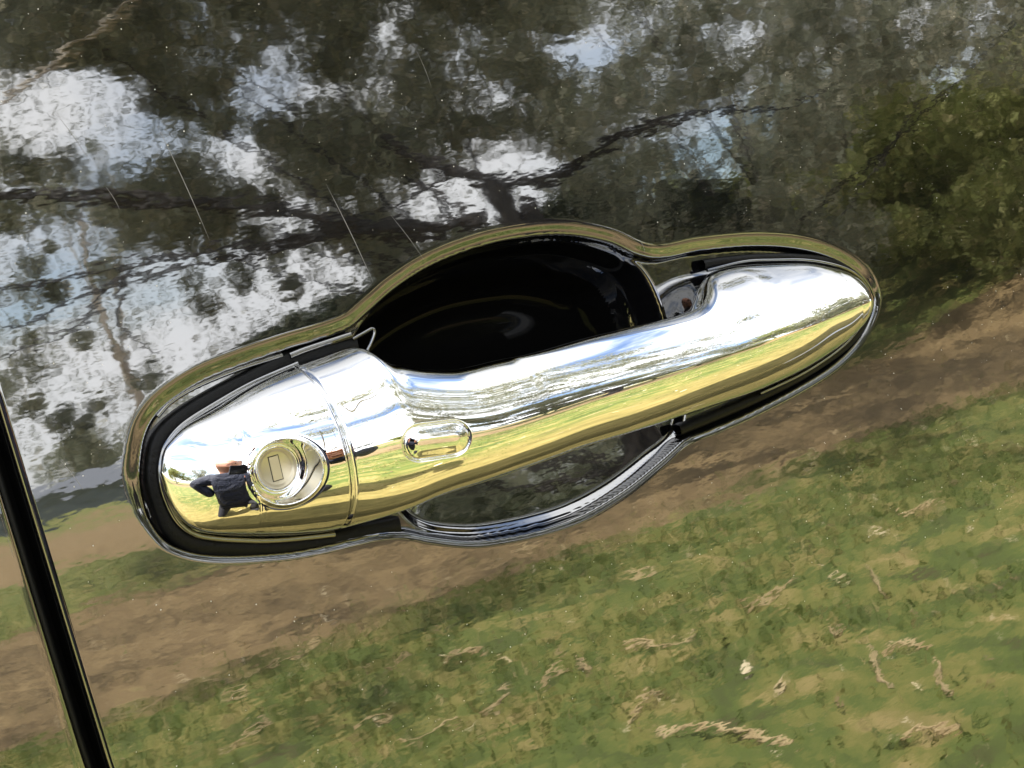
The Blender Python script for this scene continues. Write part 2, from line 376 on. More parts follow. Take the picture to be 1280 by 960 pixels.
# ---- touch button: a stadium groove in the grip
wb0 = .026
bx, bz = door(547, 551, wb0)
for _ in range(4): wb0 = front_w(bx, bz); bx, bz = door(547, 551, wb0)
e1, e2 = np.array(door(514, 556, wb0)), np.array(door(582, 545, wb0))
bd = (e2 - e1); bl = np.linalg.norm(bd); bd /= bl
bhw = np.hypot(*(np.array(door(542, 529, wb0)) - np.array(door(549, 574, wb0)))) / 2
al = (HX - bx) * bd[0] + (HZ - bz) * bd[1]; ac = -(HX - bx) * bd[1] + (HZ - bz) * bd[0]
bhw *= .93; hl = bl / 2 * .55
db = np.hypot(np.clip(abs(al) - hl, 0, None), ac) - bhw
HW = HW + np.where(front, -.0007 * np.exp(-(db / .00026)**2) + .0006 * sstep(-.0002, -.0032, db), 0)
# ---- seam between cap and grip
ds = HX - SEAM
HW = HW - np.where(front, .0015 * np.exp(-(ds / .00045)**2), 0) 

handle = mesh('door_handle', L(HX[iseam:], HZ[iseam:], HW[iseam:]), grid_faces(HX.shape[0] - iseam, HX.shape[1], True)[:, ::-1], M_CHROME, car)
handle['label'] = 'chrome pull handle with round key lock and oval touch button'
bk = ~front; bk[:, 0] = True; bk[:, NF - 1] = True
lab_ = np.where((db < 0) & front, 1, 0)[iseam:].ravel(); bk2 = (bk & (HX < .060) & (HX > -.030))[iseam:].ravel()
split(handle, lab_ == 1, 'touch_button', M_CHROME, handle)
split(handle, bk2, 'added_grip_back', M_BACK, handle)  # added on the unseen back, matt black to clear its reflections from the cup
capm = mesh('end_cap', L(HX[:iseam + 1] - .00012, HZ[:iseam + 1], HW[:iseam + 1]), grid_faces(iseam + 1, HX.shape[1], True)[:, ::-1], M_CHROME, handle)
split(capm, (inL & (k < .97))[:iseam + 1].ravel(), 'lock_bowl', M_CHROME, handle)

# lock cylinder: rim, stepped pale face and the shutter over the keyway
def lathe(prof, cx_, cz_, w_, n=96):
    th_ = np.linspace(0, 2 * np.pi, n, endpoint=False); prof = np.array(prof)
    R_, W_ = prof[:, 0][:, None], prof[:, 1][:, None]
    return L(cx_ + R_ * np.cos(th_), cz_ + R_ * np.sin(th_), np.repeat(w_ + W_, n, 1)), grid_faces(len(prof), n, True)
v, f = lathe([(.0049, -.0010), (.0049, .0002), (.0051, .0006), (.0055, .0008), (.0059, .0007), (.0062, .0003), (.0063, -.002)], ix, iz, wface)
mesh('lock_rim', v, f[:, ::-1], M_CHROME, handle)
v, f = lathe([(.0001, -.0006), (.0039, -.0006), (.0041, -.00048), (.0044, -.0001), (.0047, .0001), (.0053, .0002)], ix, iz, wface)
mesh('lock_face', v, f[:, ::-1], M_SATIN, handle)
def box(x, z, w_, hx, hz, hw, ang=0, bev=0):
    c, s_ = math.cos(ang), math.sin(ang); V = []
    for (a_, b_, e_) in [(-1, -1, 0), (1, -1, 0), (1, 1, 0), (-1, 1, 0)]: V.append((a_ * hx, b_ * hz, w_ - hw))
    for (a_, b_, e_) in [(-1, -1, 0), (1, -1, 0), (1, 1, 0), (-1, 1, 0)]: V.append((a_ * (hx - bev), b_ * (hz - bev), w_ + hw))
    V = np.array([(x + p * c - q * s_, z + p * s_ + q * c, r_) for p, q, r_ in V])
    return L(V[:, 0], V[:, 1], V[:, 2]), np.array([(0, 1, 5, 4), (1, 2, 6, 5), (2, 3, 7, 6), (3, 0, 4, 7), (4, 5, 6, 7)])[:, ::-1]
v, f = box(ix - .0001, iz, wface - .0006, .00140, .0031, .00006); mesh('keyway_slot', v, f, M_LINE, handle, False)
v, f = box(ix - .0001, iz, wface - .0005, .00122, .00292, .00007, 0, .00004); mesh('keyway_shutter', v, f, M_SATIN, handle, False)

# rubber base gaskets round the two mounts
def gasket(path_px, name, r1=.0025, flat=.0011, off=0.):
    P = catmull(path_px, 12); P = np.array([door(a_, b_, -.0015) for a_, b_ in P])
    T = np.gradient(P, axis=0); T /= np.linalg.norm(T, axis=1)[:, None]; Nn = np.stack([-T[:, 1], T[:, 0]], 1)
    prof = [(-1, -.004), (-1, -.0006), (-.7, 0.), (0, .0003), (.7, 0.), (1, -.0006), (1, -.004)]
    xs_ = np.stack([P[:, 0] + Nn[:, 0] * a_ * r1 for a_, b_ in prof], 1); zs_ = np.stack([P[:, 1] + Nn[:, 1] * a_ * r1 for a_, b_ in prof], 1)
    ws_ = np.stack([np.full(len(P), -.0012 + b_) for a_, b_ in prof], 1)
    return mesh(name, L(xs_, zs_, ws_), grid_faces(*xs_.shape), M_RUBBER, handle)
gasket([(447, 432), (405, 439), (357, 454), (310, 478), (265, 502), (225, 528), (203, 552), (197, 580), (197, 602), (206, 634), (220, 663), (249, 680), (294, 684), (350, 684), (410, 678), (455, 667), (500, 657)], 'base_gasket')
gasket([(880, 331), (905, 327), (950, 323), (1000, 323), (1040, 328), (1070, 342), (1087, 362), (1090, 380), (1080, 405), (1055, 434), (1005, 468), (950, 496), (890, 522), (850, 538)], 'base_gasket', .0016)

bead_i = [(372, 455), (316, 479), (266, 507), (229, 531), (209, 554), (202, 575), (201, 596), (207, 622), (221, 650), (240, 666), (262, 672), (300, 675), (350, 675), (418, 668)]
# folded paint edge above the cap, and the little bracket where it ends at the cup
def bead(name, px, w0, r, mat, n=8):
    P = catmull([(*door(a_, b_, c_), c_) for a_, b_, c_ in [(q[0], q[1], q[2] if len(q) > 2 else w0) for q in px]], 8)
    v, f = tube(np.stack([P[:, 0], -P[:, 2], P[:, 1]], 1), r, n); return mesh(name, v, f[:, ::-1], mat, car)
bead('edge_bead', [(362, 445), (380, 438), (410, 428), (438, 419)], -.0012, .0010, M_PAINT)
bead('edge_bead', [(196, 520), (215, 500), (250, 480), (300, 460), (352, 444)], -.0018, .0008, M_PAINT)
bead('flange_bead', bead_i, -.0002, .0008, M_PAINT)
bead('flange_bead', [(884, 338), (930, 327), (970, 325), (1005, 325), (1034, 329), (1060, 337), (1077, 349), (1086, 363), (1088, 380), (1076, 406), (1052, 434), (1005, 466), (950, 492)], -.0004, .0005, M_PAINT)
bead('cup_bracket', [(441, 424), (455, 416), (465, 411), (468, 416), (464, 428), (459, 438)], -.001, .0005, M_PAINT)
# scratches and dust on the lacquer
def on_skin(px, py): x_, z_ = door(px, py); return x_, z_, crown_w(x_, z_)
def scratch(p, q, wd):
    n = 12; px_ = np.linspace(p[0], q[0], n) + np.sin(np.linspace(0, 3, n)) * 1.5; py_ = np.linspace(p[1], q[1], n)
    S_ = np.array([on_skin(a_, b_) for a_, b_ in zip(px_, py_)]); T = S_[-1, :2] - S_[0, :2]; T /= np.linalg.norm(T)
    ww_ = wd * np.sin(np.linspace(.15, np.pi - .15, n)) / 2
    A_ = L(S_[:, 0] - T[1] * ww_, S_[:, 1] + T[0] * ww_, S_[:, 2] + .00005); B_ = L(S_[:, 0] + T[1] * ww_, S_[:, 1] - T[0] * ww_, S_[:, 2] + .00005)
    V = np.stack([A_, B_], 1).reshape(-1, 3)
    mesh('scratch', V, [(2 * i, 2 * i + 1, 2 * i + 3, 2 * i + 2) for i in range(n - 1)], M_SCR, car)
for p, q, wd in [((198, 158), (262, 300), .00016), ((408, 230), (466, 352), .00017), ((70, 140), (112, 200), .0001), ((132, 232), (150, 262), .0001), ((488, 268), (530, 325), .0001),
                 ((800, 300), (806, 316), .0001), ((520, 60), (540, 110), .00008), ((75, 575), (104, 612), .00012)]: scratch(p, q, wd)
dv, df = [], []
for i in range(900):
    x_ = random.uniform(-.118, .24); z_ = random.uniform(-.09, .12)
    if sdf(np.array([x_]), np.array([z_]), P0[::4])[0] < .006: continue
    s_ = random.choice([.00008, .0001, .00012, .00018]); w_ = crown_w(x_, z_) + .00004; n0 = len(dv) * 1
    for k_ in range(5):
        an = k_ * 1.2566 + random.uniform(-.3, .3); r_ = s_ * random.uniform(.7, 1.3); dv.append((x_ + r_ * math.cos(an), -w_ - .00002 * (k_ % 2), z_ + r_ * math.sin(an)))
    df += [(n0, n0 + 1, n0 + 2), (n0, n0 + 2, n0 + 3), (n0, n0 + 3, n0 + 4)]
tag(mesh('dust', dv, df, M_DUST, car, False), kind='stuff')

# ------------------------------------------------------------------ the ground outdoors
M_GROUND, t_, b_ = pm('grass_and_dirt', (.1, .1, .05), .95)
g = t_.nodes.new('ShaderNodeNewGeometry'); sp = t_.nodes.new('ShaderNodeSeparateXYZ'); t_.links.new(g.outputs['Position'], sp.inputs[0])
pos = g.outputs['Position']
def mth(op, a, b=None, clamp=False):
    n = t_.nodes.new('ShaderNodeMath'); n.operation = op; n.use_clamp = clamp
    for i, v_ in enumerate((a, b)):
        if v_ is None: continue
        if isinstance(v_, (int, float)): n.inputs[i].default_value = v_
        else: t_.links.new(v_, n.inputs[i])
    return n.outputs[0]
grass = ramp(t_, [(.28, (.085, .052, .022)), (.38, (.075, .095, .018)), (.47, (.10, .135, .022)), (.55, (.19, .18, .04)), (.66, (.34, .26, .10))], noise(t_, 4.2, 8., .68, pos, .4))
dirt = ramp(t_, [(.25, (.115, .075, .030)), (.45, (.19, .128, .055)), (.62, (.27, .19, .085)), (.78, (.42, .30, .165))], noise(t_, 5.5, 8., .7, pos, .3))
yy = mth('ADD', sp.outputs['Y'], mth('MULTIPLY', mth('SUBTRACT', noise(t_, .45, 4., .6, pos), .5), 2.2))
yb = t_.nodes.new('ShaderNodeMapRange'); yb.inputs[1].default_value = -60; yb.inputs[2].default_value = 4; t_.links.new(yy, yb.inputs[0])
Y = lambda y: (y + 60) / 64
band = ramp(t_, [(0, (.0,) * 3), (Y(-40), (.15,) * 3), (Y(-24), (.9,) * 3), (Y(-17), (.9,) * 3), (Y(-15.5), (.1,) * 3), (Y(-10.5), (.15,) * 3), (Y(-9.4), (1,) * 3), (Y(-5.4), (.9,) * 3), (Y(-4.9), (.22,) * 3), (Y(0), (.1,) * 3)], yb.outputs[0])
pt = mth('ADD', band, mth('MULTIPLY', mth('SUBTRACT', noise(t_, 2.1, 6., .6, pos), .5), 1.3), True)
msk = ramp(t_, [(.30, (0,) * 3), (.72, (1,) * 3)], pt)
mxg = t_.nodes.new('ShaderNodeMix'); mxg.data_type = 'RGBA'; t_.links.new(msk, mxg.inputs[0]); nb = t_.nodes.new('ShaderNodeMapRange'); nb.inputs[1].default_value = -1.3; nb.inputs[2].default_value = -.6; t_.links.new(yy, nb.inputs[0])
straw = ramp(t_, [(.3, (.13, .11, .03)), (.5, (.22, .175, .05)), (.7, (.32, .24, .08))], noise(t_, 6., 8., .7, pos)); ms = t_.nodes.new('ShaderNodeMix'); ms.data_type = 'RGBA'
t_.links.new(nb.outputs[0], ms.inputs[0]); t_.links.new(grass, ms.inputs[6]); t_.links.new(straw, ms.inputs[7]); t_.links.new(ms.outputs[2], mxg.inputs[6]); t_.links.new(dirt, mxg.inputs[7])
t_.links.new(mxg.outputs[2], b_.inputs['Base Color'])
bump(t_, b_, noise(t_, 14., 8., .7, pos), .7, .03)
def gz(x, y):
    r = np.hypot(x, y); return .035 * np.sin(x * .9 + 1.3) * np.sin(y * .7) * np.clip((r - 1.5) / 3, 0, 1) + 4.6 * sstep(0, 9, x + .95 * y + 1) * sstep(13, 26, r) * sstep(-2, -10, y)
gx = np.concatenate([-np.geomspace(6, 1500, 24)[::-1], np.linspace(-5.5, 9, 90), np.linspace(9.5, 60, 70), np.geomspace(66, 1500, 16)])
gy = np.concatenate([-np.geomspace(62, 1500, 16)[::-1], np.linspace(-60, -14, 60), np.linspace(-13.5, 2, 90), np.geomspace(3, 1500, 20)])
GX, GY = np.meshgrid(gx, gy, indexing='ij')
tag(mesh('ground', np.stack([GX, GY, gz(GX, GY)], -1).reshape(-1, 3), grid_faces(*GX.shape), M_GROUND), kind='structure')

def veg(name, stops, trans=.25):
    m, t, b = pm(name, (.1, .1, .05), .7); gg = t.nodes.new('ShaderNodeNewGeometry')
    c = ramp(t, stops, gg.outputs['Random Per Island']); t.links.new(c, b.inputs['Base Color'])
    if trans:
        tr = t.nodes.new('ShaderNodeBsdfTranslucent'); t.links.new(c, tr.inputs[0]); mm = t.nodes.new('ShaderNodeMixShader'); mm.inputs[0].default_value = trans
        o = t.nodes['Material Output']; t.links.new(b.outputs[0], mm.inputs[1]); t.links.new(tr.outputs[0], mm.inputs[2]); t.links.new(mm.outputs[0], o.inputs[0])
    return m
M_BLADE = veg('grass_blades', [(0, (.06, .09, .014)), (.45, (.10, .14, .02)), (.72, (.16, .18, .035)), (.88, (.30, .25, .09)), (1, (.44, .35, .16))])
M_LITTER = veg('dry_leaf_litter', [(0, (.12, .07, .03)), (.35, (.26, .18, .09)), (.7, (.48, .38, .21)), (1, (.66, .56, .37))], 0)
M_BARKSTRIP, t_, b_ = pm('pale_dry_bark', (.5, .38, .22), .9)
t_.links.new(ramp(t_, [(.3, (.28, .19, .09)), (.55, (.48, .37, .20)), (.8, (.62, .52, .32))], noise(t_, 9., 5., .6, objco(t_, (1, 4, 4)))), b_.inputs['Base Color'])
# grass blades: many small triangles, thick on the green, thin on the dirt
n = 150000
bxp = rng.uniform(-4, 12, n); byp = -rng.uniform(.6, 1, n) * 0 - np.concatenate([rng.uniform(.7, 6., n * 3 // 4), rng.uniform(6, 16, n - n * 3 // 4)])
keep = ~((byp < -5.35) & (byp > -9.6) & (rng.random(n) > .10)); pat = np.sin(bxp * 2.1 + 1.3 * np.sin(byp * 1.7)) * np.sin(byp * 2.7 + 1.1 * np.sin(bxp * 1.3)); keep &= ((pat > -.25) | (rng.random(n) < .2)) & ((byp < -2) | (rng.random(n) < .45))
bxp, byp = bxp[keep], byp[keep]; n = len(bxp)
h_ = rng.uniform(.012, .036, n); a_ = rng.uniform(0, 6.283, n); wd = rng.uniform(.003, .008, n); ln = rng.uniform(.2, .9, n) * h_; la = rng.uniform(0, 6.283, n); zg = gz(bxp, byp)
V = np.empty((n, 3, 3)); V[:, 0] = np.stack([bxp - np.cos(a_) * wd, byp - np.sin(a_) * wd, zg - .005], 1); V[:, 1] = np.stack([bxp + np.cos(a_) * wd, byp + np.sin(a_) * wd, zg - .005], 1)
V[:, 2] = np.stack([bxp + np.cos(la) * ln, byp + np.sin(la) * ln, zg + h_], 1)
tag(mesh('grass', V.reshape(-1, 3), np.arange(n * 3).reshape(-1, 3), M_BLADE, None, False), 'short patchy green grass with straw beside the dirt track', 'grass', kind='stuff')
n = 15000
lx = rng.uniform(-4, 14, n); ly = -np.abs(rng.uniform(.7, 14, n)); a_ = rng.uniform(0, 6.283, n); s_ = rng.uniform(.007, .026, n) * rng.choice([.6, 1, 2.0], n, p=[.60, .32, .08]); el = rng.uniform(.12, .35, n); ti = rng.uniform(-.5, .5, n)
zg = gz(lx, ly) + .02
U_ = np.stack([np.cos(a_), np.sin(a_), ti], 1) * s_[:, None]; W_ = np.stack([-np.sin(a_), np.cos(a_), ti * .6], 1) * (s_ * el)[:, None]; Cn = np.stack([lx, ly, zg], 1)
V = np.stack([Cn - U_, Cn - W_, Cn + U_ * .9, Cn + W_], 1)
tag(mesh('leaf_litter', V.reshape(-1, 3), np.arange(n * 4).reshape(-1, 4), M_LITTER, None, False), 'dry leaves and twigs lying all over the grass', 'leaf litter', kind='stuff')
# larger curled strips of bark
def bark_strip(x, y, ang, ln_, wd_, sd_, lab):
    wd_ *= .42
    r = random.Random(sd_); n_ = 14; V = []; F = []
    bend = r.uniform(-.09, .09)
    for i in range(n_):
        s1 = i / (n_ - 1); q = (s1 - .5) * ln_; off = bend * ln_ * (s1 - .5)**2 * 4 + r.uniform(-.22, .22) * wd_; hw = wd_ / 2 * (math.sin(math.pi * (.12 + .76 * s1))**.6) * r.uniform(.3, 1.3)
        for (c_, hh) in ((-1, .004), (-.5, .012), (0, .016), (.5, .011), (1, .003)):
            V.append((q, off + c_ * hw, hh + .012 * math.sin(s1 * 5 + sd_)))
    F = grid_faces(n_, 5)
    o = mesh('bark_strip', V, F, M_BARKSTRIP); o.location = (x, y, float(gz(x, y)) + .008); o.rotation_euler = (0, 0, ang)
    md = o.modifiers.new('t', 'SOLIDIFY'); md.thickness = .006
    return tag(o, lab + ', lying on the mirrored grass', 'bark', 'bark strips scattered on the grass')
BARK_LAB = ['largest pale bark strip, at the very bottom right of centre', "long tan bark strip with a hooked end", 'short crooked bark piece below the button', 'small upright bark flake at the bottom centre', 'slanting thin bark strip left of the bottom centre', 'slanting grey bark strip under the long tan one', 'level bark strip at the lower right', "short leaning bark piece right of the level strip's end", 'small standing bark chip near the lower right corner', 'thin bark strip right of the dark soil patch', 'tiny pale curl beside the hook of the long strip', 'little tan strip left of the long tan one', 'leaning bark piece at the right below the dark twig', 'pale bark flake just below the cup', 'tan flake on the grass edge right below the cup', 'longest thin bark strip along the edge of the track', 'short strip at the end of the track edge strip', 'small tan dash at the lower left', 'thin short strip low between the left pieces', 'wide faint strip in the lower right corner', 'short dash above the crooked piece', 'round pale chip at the right', 'tan strip on the dirt at the far right', 'leaning strip at the bottom left', 'faint thin strip below the long tan one']
for k_, (px, py, dx, dy, wd_) in enumerate([(940, 945, 210, 12, .05), (838, 829, 105, -22, .035), (492, 854, 40, -28, .03), (628, 902, 45, -35, .04), (540, 940, 100, -28, .035), (818, 910, 60, -45, .025), (1165, 838, 75, -18, .035), (1128, 868, 26, 50, .04), (1214, 882, 22, 45, .035),
                                           (985, 770, 80, -40, .025), (740, 855, 25, 25, .03), (583, 840, 60, -16, .02), (1125, 755, 26, 36, .035), (660, 692, 45, -14, .05), (812, 738, 40, -8, .035), (310, 862, 150, -48, .02), (380, 835, 50, -22, .035), (290, 892, 35, -4, .02),
                                           (465, 925, 60, -15, .02), (1200, 950, 90, -30, .035), (590, 835, 50, -12, .02), (1072, 817, 14, 8, .03), (1180, 660, 70, -18, .03), (300, 945, 80, -40, .03), (700, 870, 40, -30, .02)]):
    P = seen(px - dx / 2, py - dy / 2); Q = seen(px + dx / 2, py + dy / 2); m_ = (P + Q) / 2
    bark_strip(m_[0], m_[1], math.atan2(Q[1] - P[1], Q[0] - P[0]), max(.05, np.linalg.norm(Q - P) * .85), wd_, k_, BARK_LAB[k_])

# ------------------------------------------------------------------ trees
M_BARK, t_, b_ = pm('dark_tree_bark', (.05, .04, .03), .9)
t_.links.new(ramp(t_, [(.3, (.010, .010, .010)), (.7, (.045, .038, .034))], noise(t_, 6., 6., .6, objco(t_, (3, 3, .5)))), b_.inputs['Base Color'])
M_PALEBARK, t_, b_ = pm('pale_gum_bark', (.3, .26, .2), .9)
t_.links.new(ramp(t_, [(.3, (.16, .13, .10)), (.7, (.40, .36, .30))], noise(t_, 3., 5., .6, objco(t_, (3, 3, .5)))), b_.inputs['Base Color'])
M_LEAF = veg('grey_green_gum_leaves', [(0, (.17, .185, .13)), (.5, (.25, .265, .19)), (.85, (.34, .33, .24)), (1, (.46, .42, .32))], .55)
M_LEAFD = veg('dark_evergreen_leaves', [(0, (.012, .018, .008)), (.7, (.03, .042, .016)), (1, (.06, .07, .03))], .2)
M_LEAFG = veg('olive_green_leaves', [(0, (.17, .20, .055)), (.5, (.27, .30, .09)), (.9, (.38, .37, .15)), (1, (.46, .38, .20))], .5)
def leaves(C, R, n_, size, flat=.75):
    """n_ leaf-sized quads through the clump centred at C with radius R"""
    d = rng.normal(size=(n_, 3)); d /= np.linalg.norm(d, axis=1)[:, None]; rad = R * rng.random(n_)**.45
    P = C + d * rad[:, None] * np.array([1, 1, flat]); a = rng.normal(size=(n_, 3)); a /= np.linalg.norm(a, axis=1)[:, None]
    b = np.cross(a, rng.normal(size=(n_, 3))); b /= np.linalg.norm(b, axis=1)[:, None]; s = size * rng.uniform(.6, 1.5, n_)[:, None]
    V = np.stack([P - a * s, P - b * s * .38, P + a * s, P + b * s * .38], 1)
    return V.reshape(-1, 3), np.arange(n_ * 4).reshape(-1, 4)
def limb(P, r0, r1, n=8):
    P = catmull(P, 8); P = P + np.cumsum(rng.normal(0, .012, P.shape), 0) * r0 * 2; return tube(P, np.linspace(r0, r1, len(P)), n)
def tree(x, y, h, rad, nclump, nleaf, leafm, label, group, size=.07, barkm=M_BARK, trunk_r=None, low=.3, extra=None, clumps=None, limbs=None, lace=()):
    z0 = float(gz(np.array(x), np.array(y))) - .1
    root = empty('tree', (x, y, z0)); tag(root, label, 'tree', group)
    A = Acc(); tr = trunk_r or h * .022; O_ = np.array([x, y, z0])
    top = np.array([rng.uniform(-.4, .4), rng.uniform(-.4, .4), h * .72])
    A.add(limb([(0, 0, -.2), top * .35 + rng.normal(0, .12, 3), top * .7 + rng.normal(0, .12, 3), top], tr, tr * .3))
    cl = Acc(); cs = []
    for _ in range(nclump):
        d = rng.normal(size=3); d /= np.linalg.norm(d); q = rng.random()**.4
        c = np.array([0, 0, h * (low + 1) / 2]) + d * q * np.array([rad, rad, h * (1 - low) / 2]) * .85; cs.append((c, rad * rng.uniform(.22, .42)))
    if clumps: cs += [(np.array(c) - O_, r) for c, r in clumps]
    for c, r in cs:
        cl.add(leaves(c, r, nleaf, size))
    for c, r in lace: cl.add(leaves(np.array(c) - O_, r, 34, size * .9))
    for c, r in cs[:26 if not clumps else 9]:
        s = top * rng.uniform(.35, .95); A.add(limb([s, (s + c) / 2 + np.array([0, 0, -.04 * h * rng.random()]), c], tr * (.35 if not clumps else .12), tr * .05, 6))
    if limbs:
        for pts, ra, rb in limbs: A.add(limb([np.array(p) - O_ for p in pts], ra, rb))
    A.build('trunk', barkm, root); cl.build('crown', leafm, root, False)
    return root
# big spreading tree, its dark limbs reaching left over the track
D = 9.0
def S(px, py, d=D): return tuple(seen(px, py, d))
big = [([S(690, 470), S(655, 300), S(618, 214)], .11, .08), ([S(618, 214), S(560, 196), S(520, 182), S(470, 150)], .06, .02), ([S(618, 214), S(700, 205, 10), S(790, 150, 9.6), S(900, 120, 9), S(990, 118, 9), S(1060, 90, 9)], .05, .006),
       ([S(610, 260), S(520, 275), S(430, 268), S(340, 246), S(250, 236), S(120, 226), S(-40, 222)], .065, .035), ([S(430, 266), S(330, 290), S(220, 305), S(110, 325), S(0, 350), S(-60, 360)], .035, .014),
       ([S(430, 272), S(340, 300), S(240, 318), S(120, 345), S(60, 370), S(-20, 400)], .03, .014), ([S(120, 345), S(80, 400), S(20, 425), S(-30, 440)], .018, .010), ([S(560, 196), S(520, 225), S(470, 245), S(400, 262)], .03, .015),
       ([S(560, 285), S(500, 262), S(440, 268)], .035, .025), ([S(150, 325), S(130, 390), S(190, 440)], .018, .008)]
def clump_field(n_, gaps, box_, dist, rr, dens=None):
    out = []
    while len(out) < n_:
        px, py = rng.uniform(box_[0], box_[2]), rng.uniform(box_[1], box_[3])
        d_ = rng.uniform(*dist); r_ = rng.uniform(*rr); q_ = r_ / d_ * FOC * .30
        if any(((px - gx_) / (ga + q_))**2 + ((py - gy_) / (gb + q_))**2 < 1 for gx_, gy_, ga, gb in gaps): continue
        out.append((seen(px, py, d_), r_))
    return out
GAPS = [(50, 110, 120, 60), (330, 80, 60, 34), (60, 300, 80, 40), (150, 165, 60, 22), (560, 240, 60, 32), (680, 255, 70, 36), (640, 100, 26, 16), (740, 48, 26, 16), (700, 30, 30, 16), (660, 185, 60, 20), (900, 235, 60, 26), (1040, 98, 26, 15), (1105, 143, 24, 12), (905, 130, 40, 22), (300, 195, 40, 15), (285, 165, 50, 18), (365, 88, 30, 14),
        (340, 260, 60, 20), (250, 330, 220, 30), (220, 385, 280, 75), (100, 460, 260, 100), (330, 500, 160, 120), (40, 215, 60, 14), (480, 20, 20, 14), (560, 50, 16, 10)]
cf = clump_field(900, GAPS, (-120, -160, 720, 360), (9.5, 15), (.16, .42)) + clump_field(200, [], (-500, -1500, 900, -160), (9, 14), (.3, .6)) + [(np.array([rng.uniform(-9, 9), rng.uniform(-10, -1.5), rng.uniform(5.5, 9)]), rng.uniform(.25, .5)) for _ in range(110)]
cf += [(seen(rng.uniform(-60, 470), rng.uniform(230, 580), rng.uniform(10, 16)), rng.uniform(.10, .20)) for _ in range(50)]
lace = [(seen(rng.uniform(-80, 900), rng.uniform(-60, 560), rng.uniform(11, 17)), rng.uniform(.4, .9)) for _ in range(330)] + [(seen(rng.uniform(-50, 460), rng.uniform(30, 560), rng.uniform(10, 14)), rng.uniform(.2, .5)) for _ in range(130)]
tree(*seen(700, 470, D)[:2], 3., .1, 0, 150, M_LEAF, 'spreading gum tree whose dark bare limbs reach left over the track', None, .035, M_BARK, .17, clumps=cf, limbs=big, lace=lace)
cf = clump_field(560, GAPS + [(1250, 190, 190, 110), (1230, 350, 150, 50)], (640, -160, 1400, 330), (13, 20), (.24, .55))
tree(*seen(1000, 400, 15)[:2], 3., .1, 0, 130, M_LEAF, 'dense grey green tree standing right of the spreading tree', None, .045, M_BARK, .2, clumps=cf)
# olive undergrowth on the bank at the right, dark evergreens behind the handle
cf = clump_field(130, [(1200, 350, 120, 45)], (900, 210, 1380, 330), (16, 22), (.3, .6)) + clump_field(110, [], (1090, 100, 1420, 240), (17, 22), (.3, .6))
tree(*seen(1230, 330, 20)[:2], 2.5, .1, 0, 330, M_LEAFG, 'olive green bushy tree on the grassy bank at the far right', None, .06, M_BARK, .1, clumps=cf)
cf = clump_field(40, [], (690, 225, 960, 300), (14, 18), (.2, .45))
tree(*seen(830, 400, 16)[:2], 3.5, .1, 0, 170, M_LEAFD, 'low dark evergreen in the shade under the grey green tree', None, .06, M_BARK, .08, clumps=cf)
cf = [(seen(px, py, 18), r) for px, py, r in [(275, 452, .16), (300, 440, .25), (330, 424, .35), (365, 412, .42), (400, 400, .5), (430, 385, .55), (470, 375, .6), (510, 400, .7), (380, 440, .5), (440, 430, .6), (340, 450, .35), (540, 450, .9), (470, 480, .8), (600, 460, 1.)]]
tree(*seen(520, 500, 18)[:2], 4.5, .1, 0, 900, M_LEAFD, 'dark evergreen standing before the bright open sky', None, .06, M_BARK, .12, clumps=cf)
cf = [(np.array([rng.uniform(-2, 8), rng.uniform(-8, -1), rng.uniform(4.8, 8)]), rng.uniform(.3, .65)) for _ in range(60)]
for _ in range(150):                       # its long boughs over the track, right of the camera
    a_, e_, d_ = math.radians(rng.uniform(12, 62)), math.radians(rng.uniform(26, 62)), rng.uniform(8, 12)
    cf.append((np.array([math.sin(a_) * math.cos(e_) * d_, -math.cos(a_) * math.cos(e_) * d_, math.sin(e_) * d_]), rng.uniform(.25, .6)))
tree(-2.2, -10.5, 2.5, .1, 0, 300, M_LEAF, 'tall gum tree whose canopy hangs over the parked car', None, .04, M_PALEBARK, .2, clumps=cf)
# small background trees over the open horizon at the left
for px, py, d_, h, rd, lab in [(90, 590, 60, 3.4, 2.2, 'round leafy tree far left on the open horizon'), (215, 585, 75, 4, 3, 'wide leafy tree on the horizon behind the grey shed'), (320, 560, 65, 3.5, 2, 'slim leafy tree on the horizon right of the grey shed')]:
    P = seen(px, py, d_); tree(P[0], P[1], h, rd, 26, 60, M_LEAF, lab, None, .16, M_PALEBARK, low=.2)
P = seen(170, 560, 26); tree(P[0], P[1], 8, .8, 3, 40, M_LEAF, 'bare pale trunked gum tree standing against the bright sky', None, .08, M_PALEBARK, .13, low=.7)
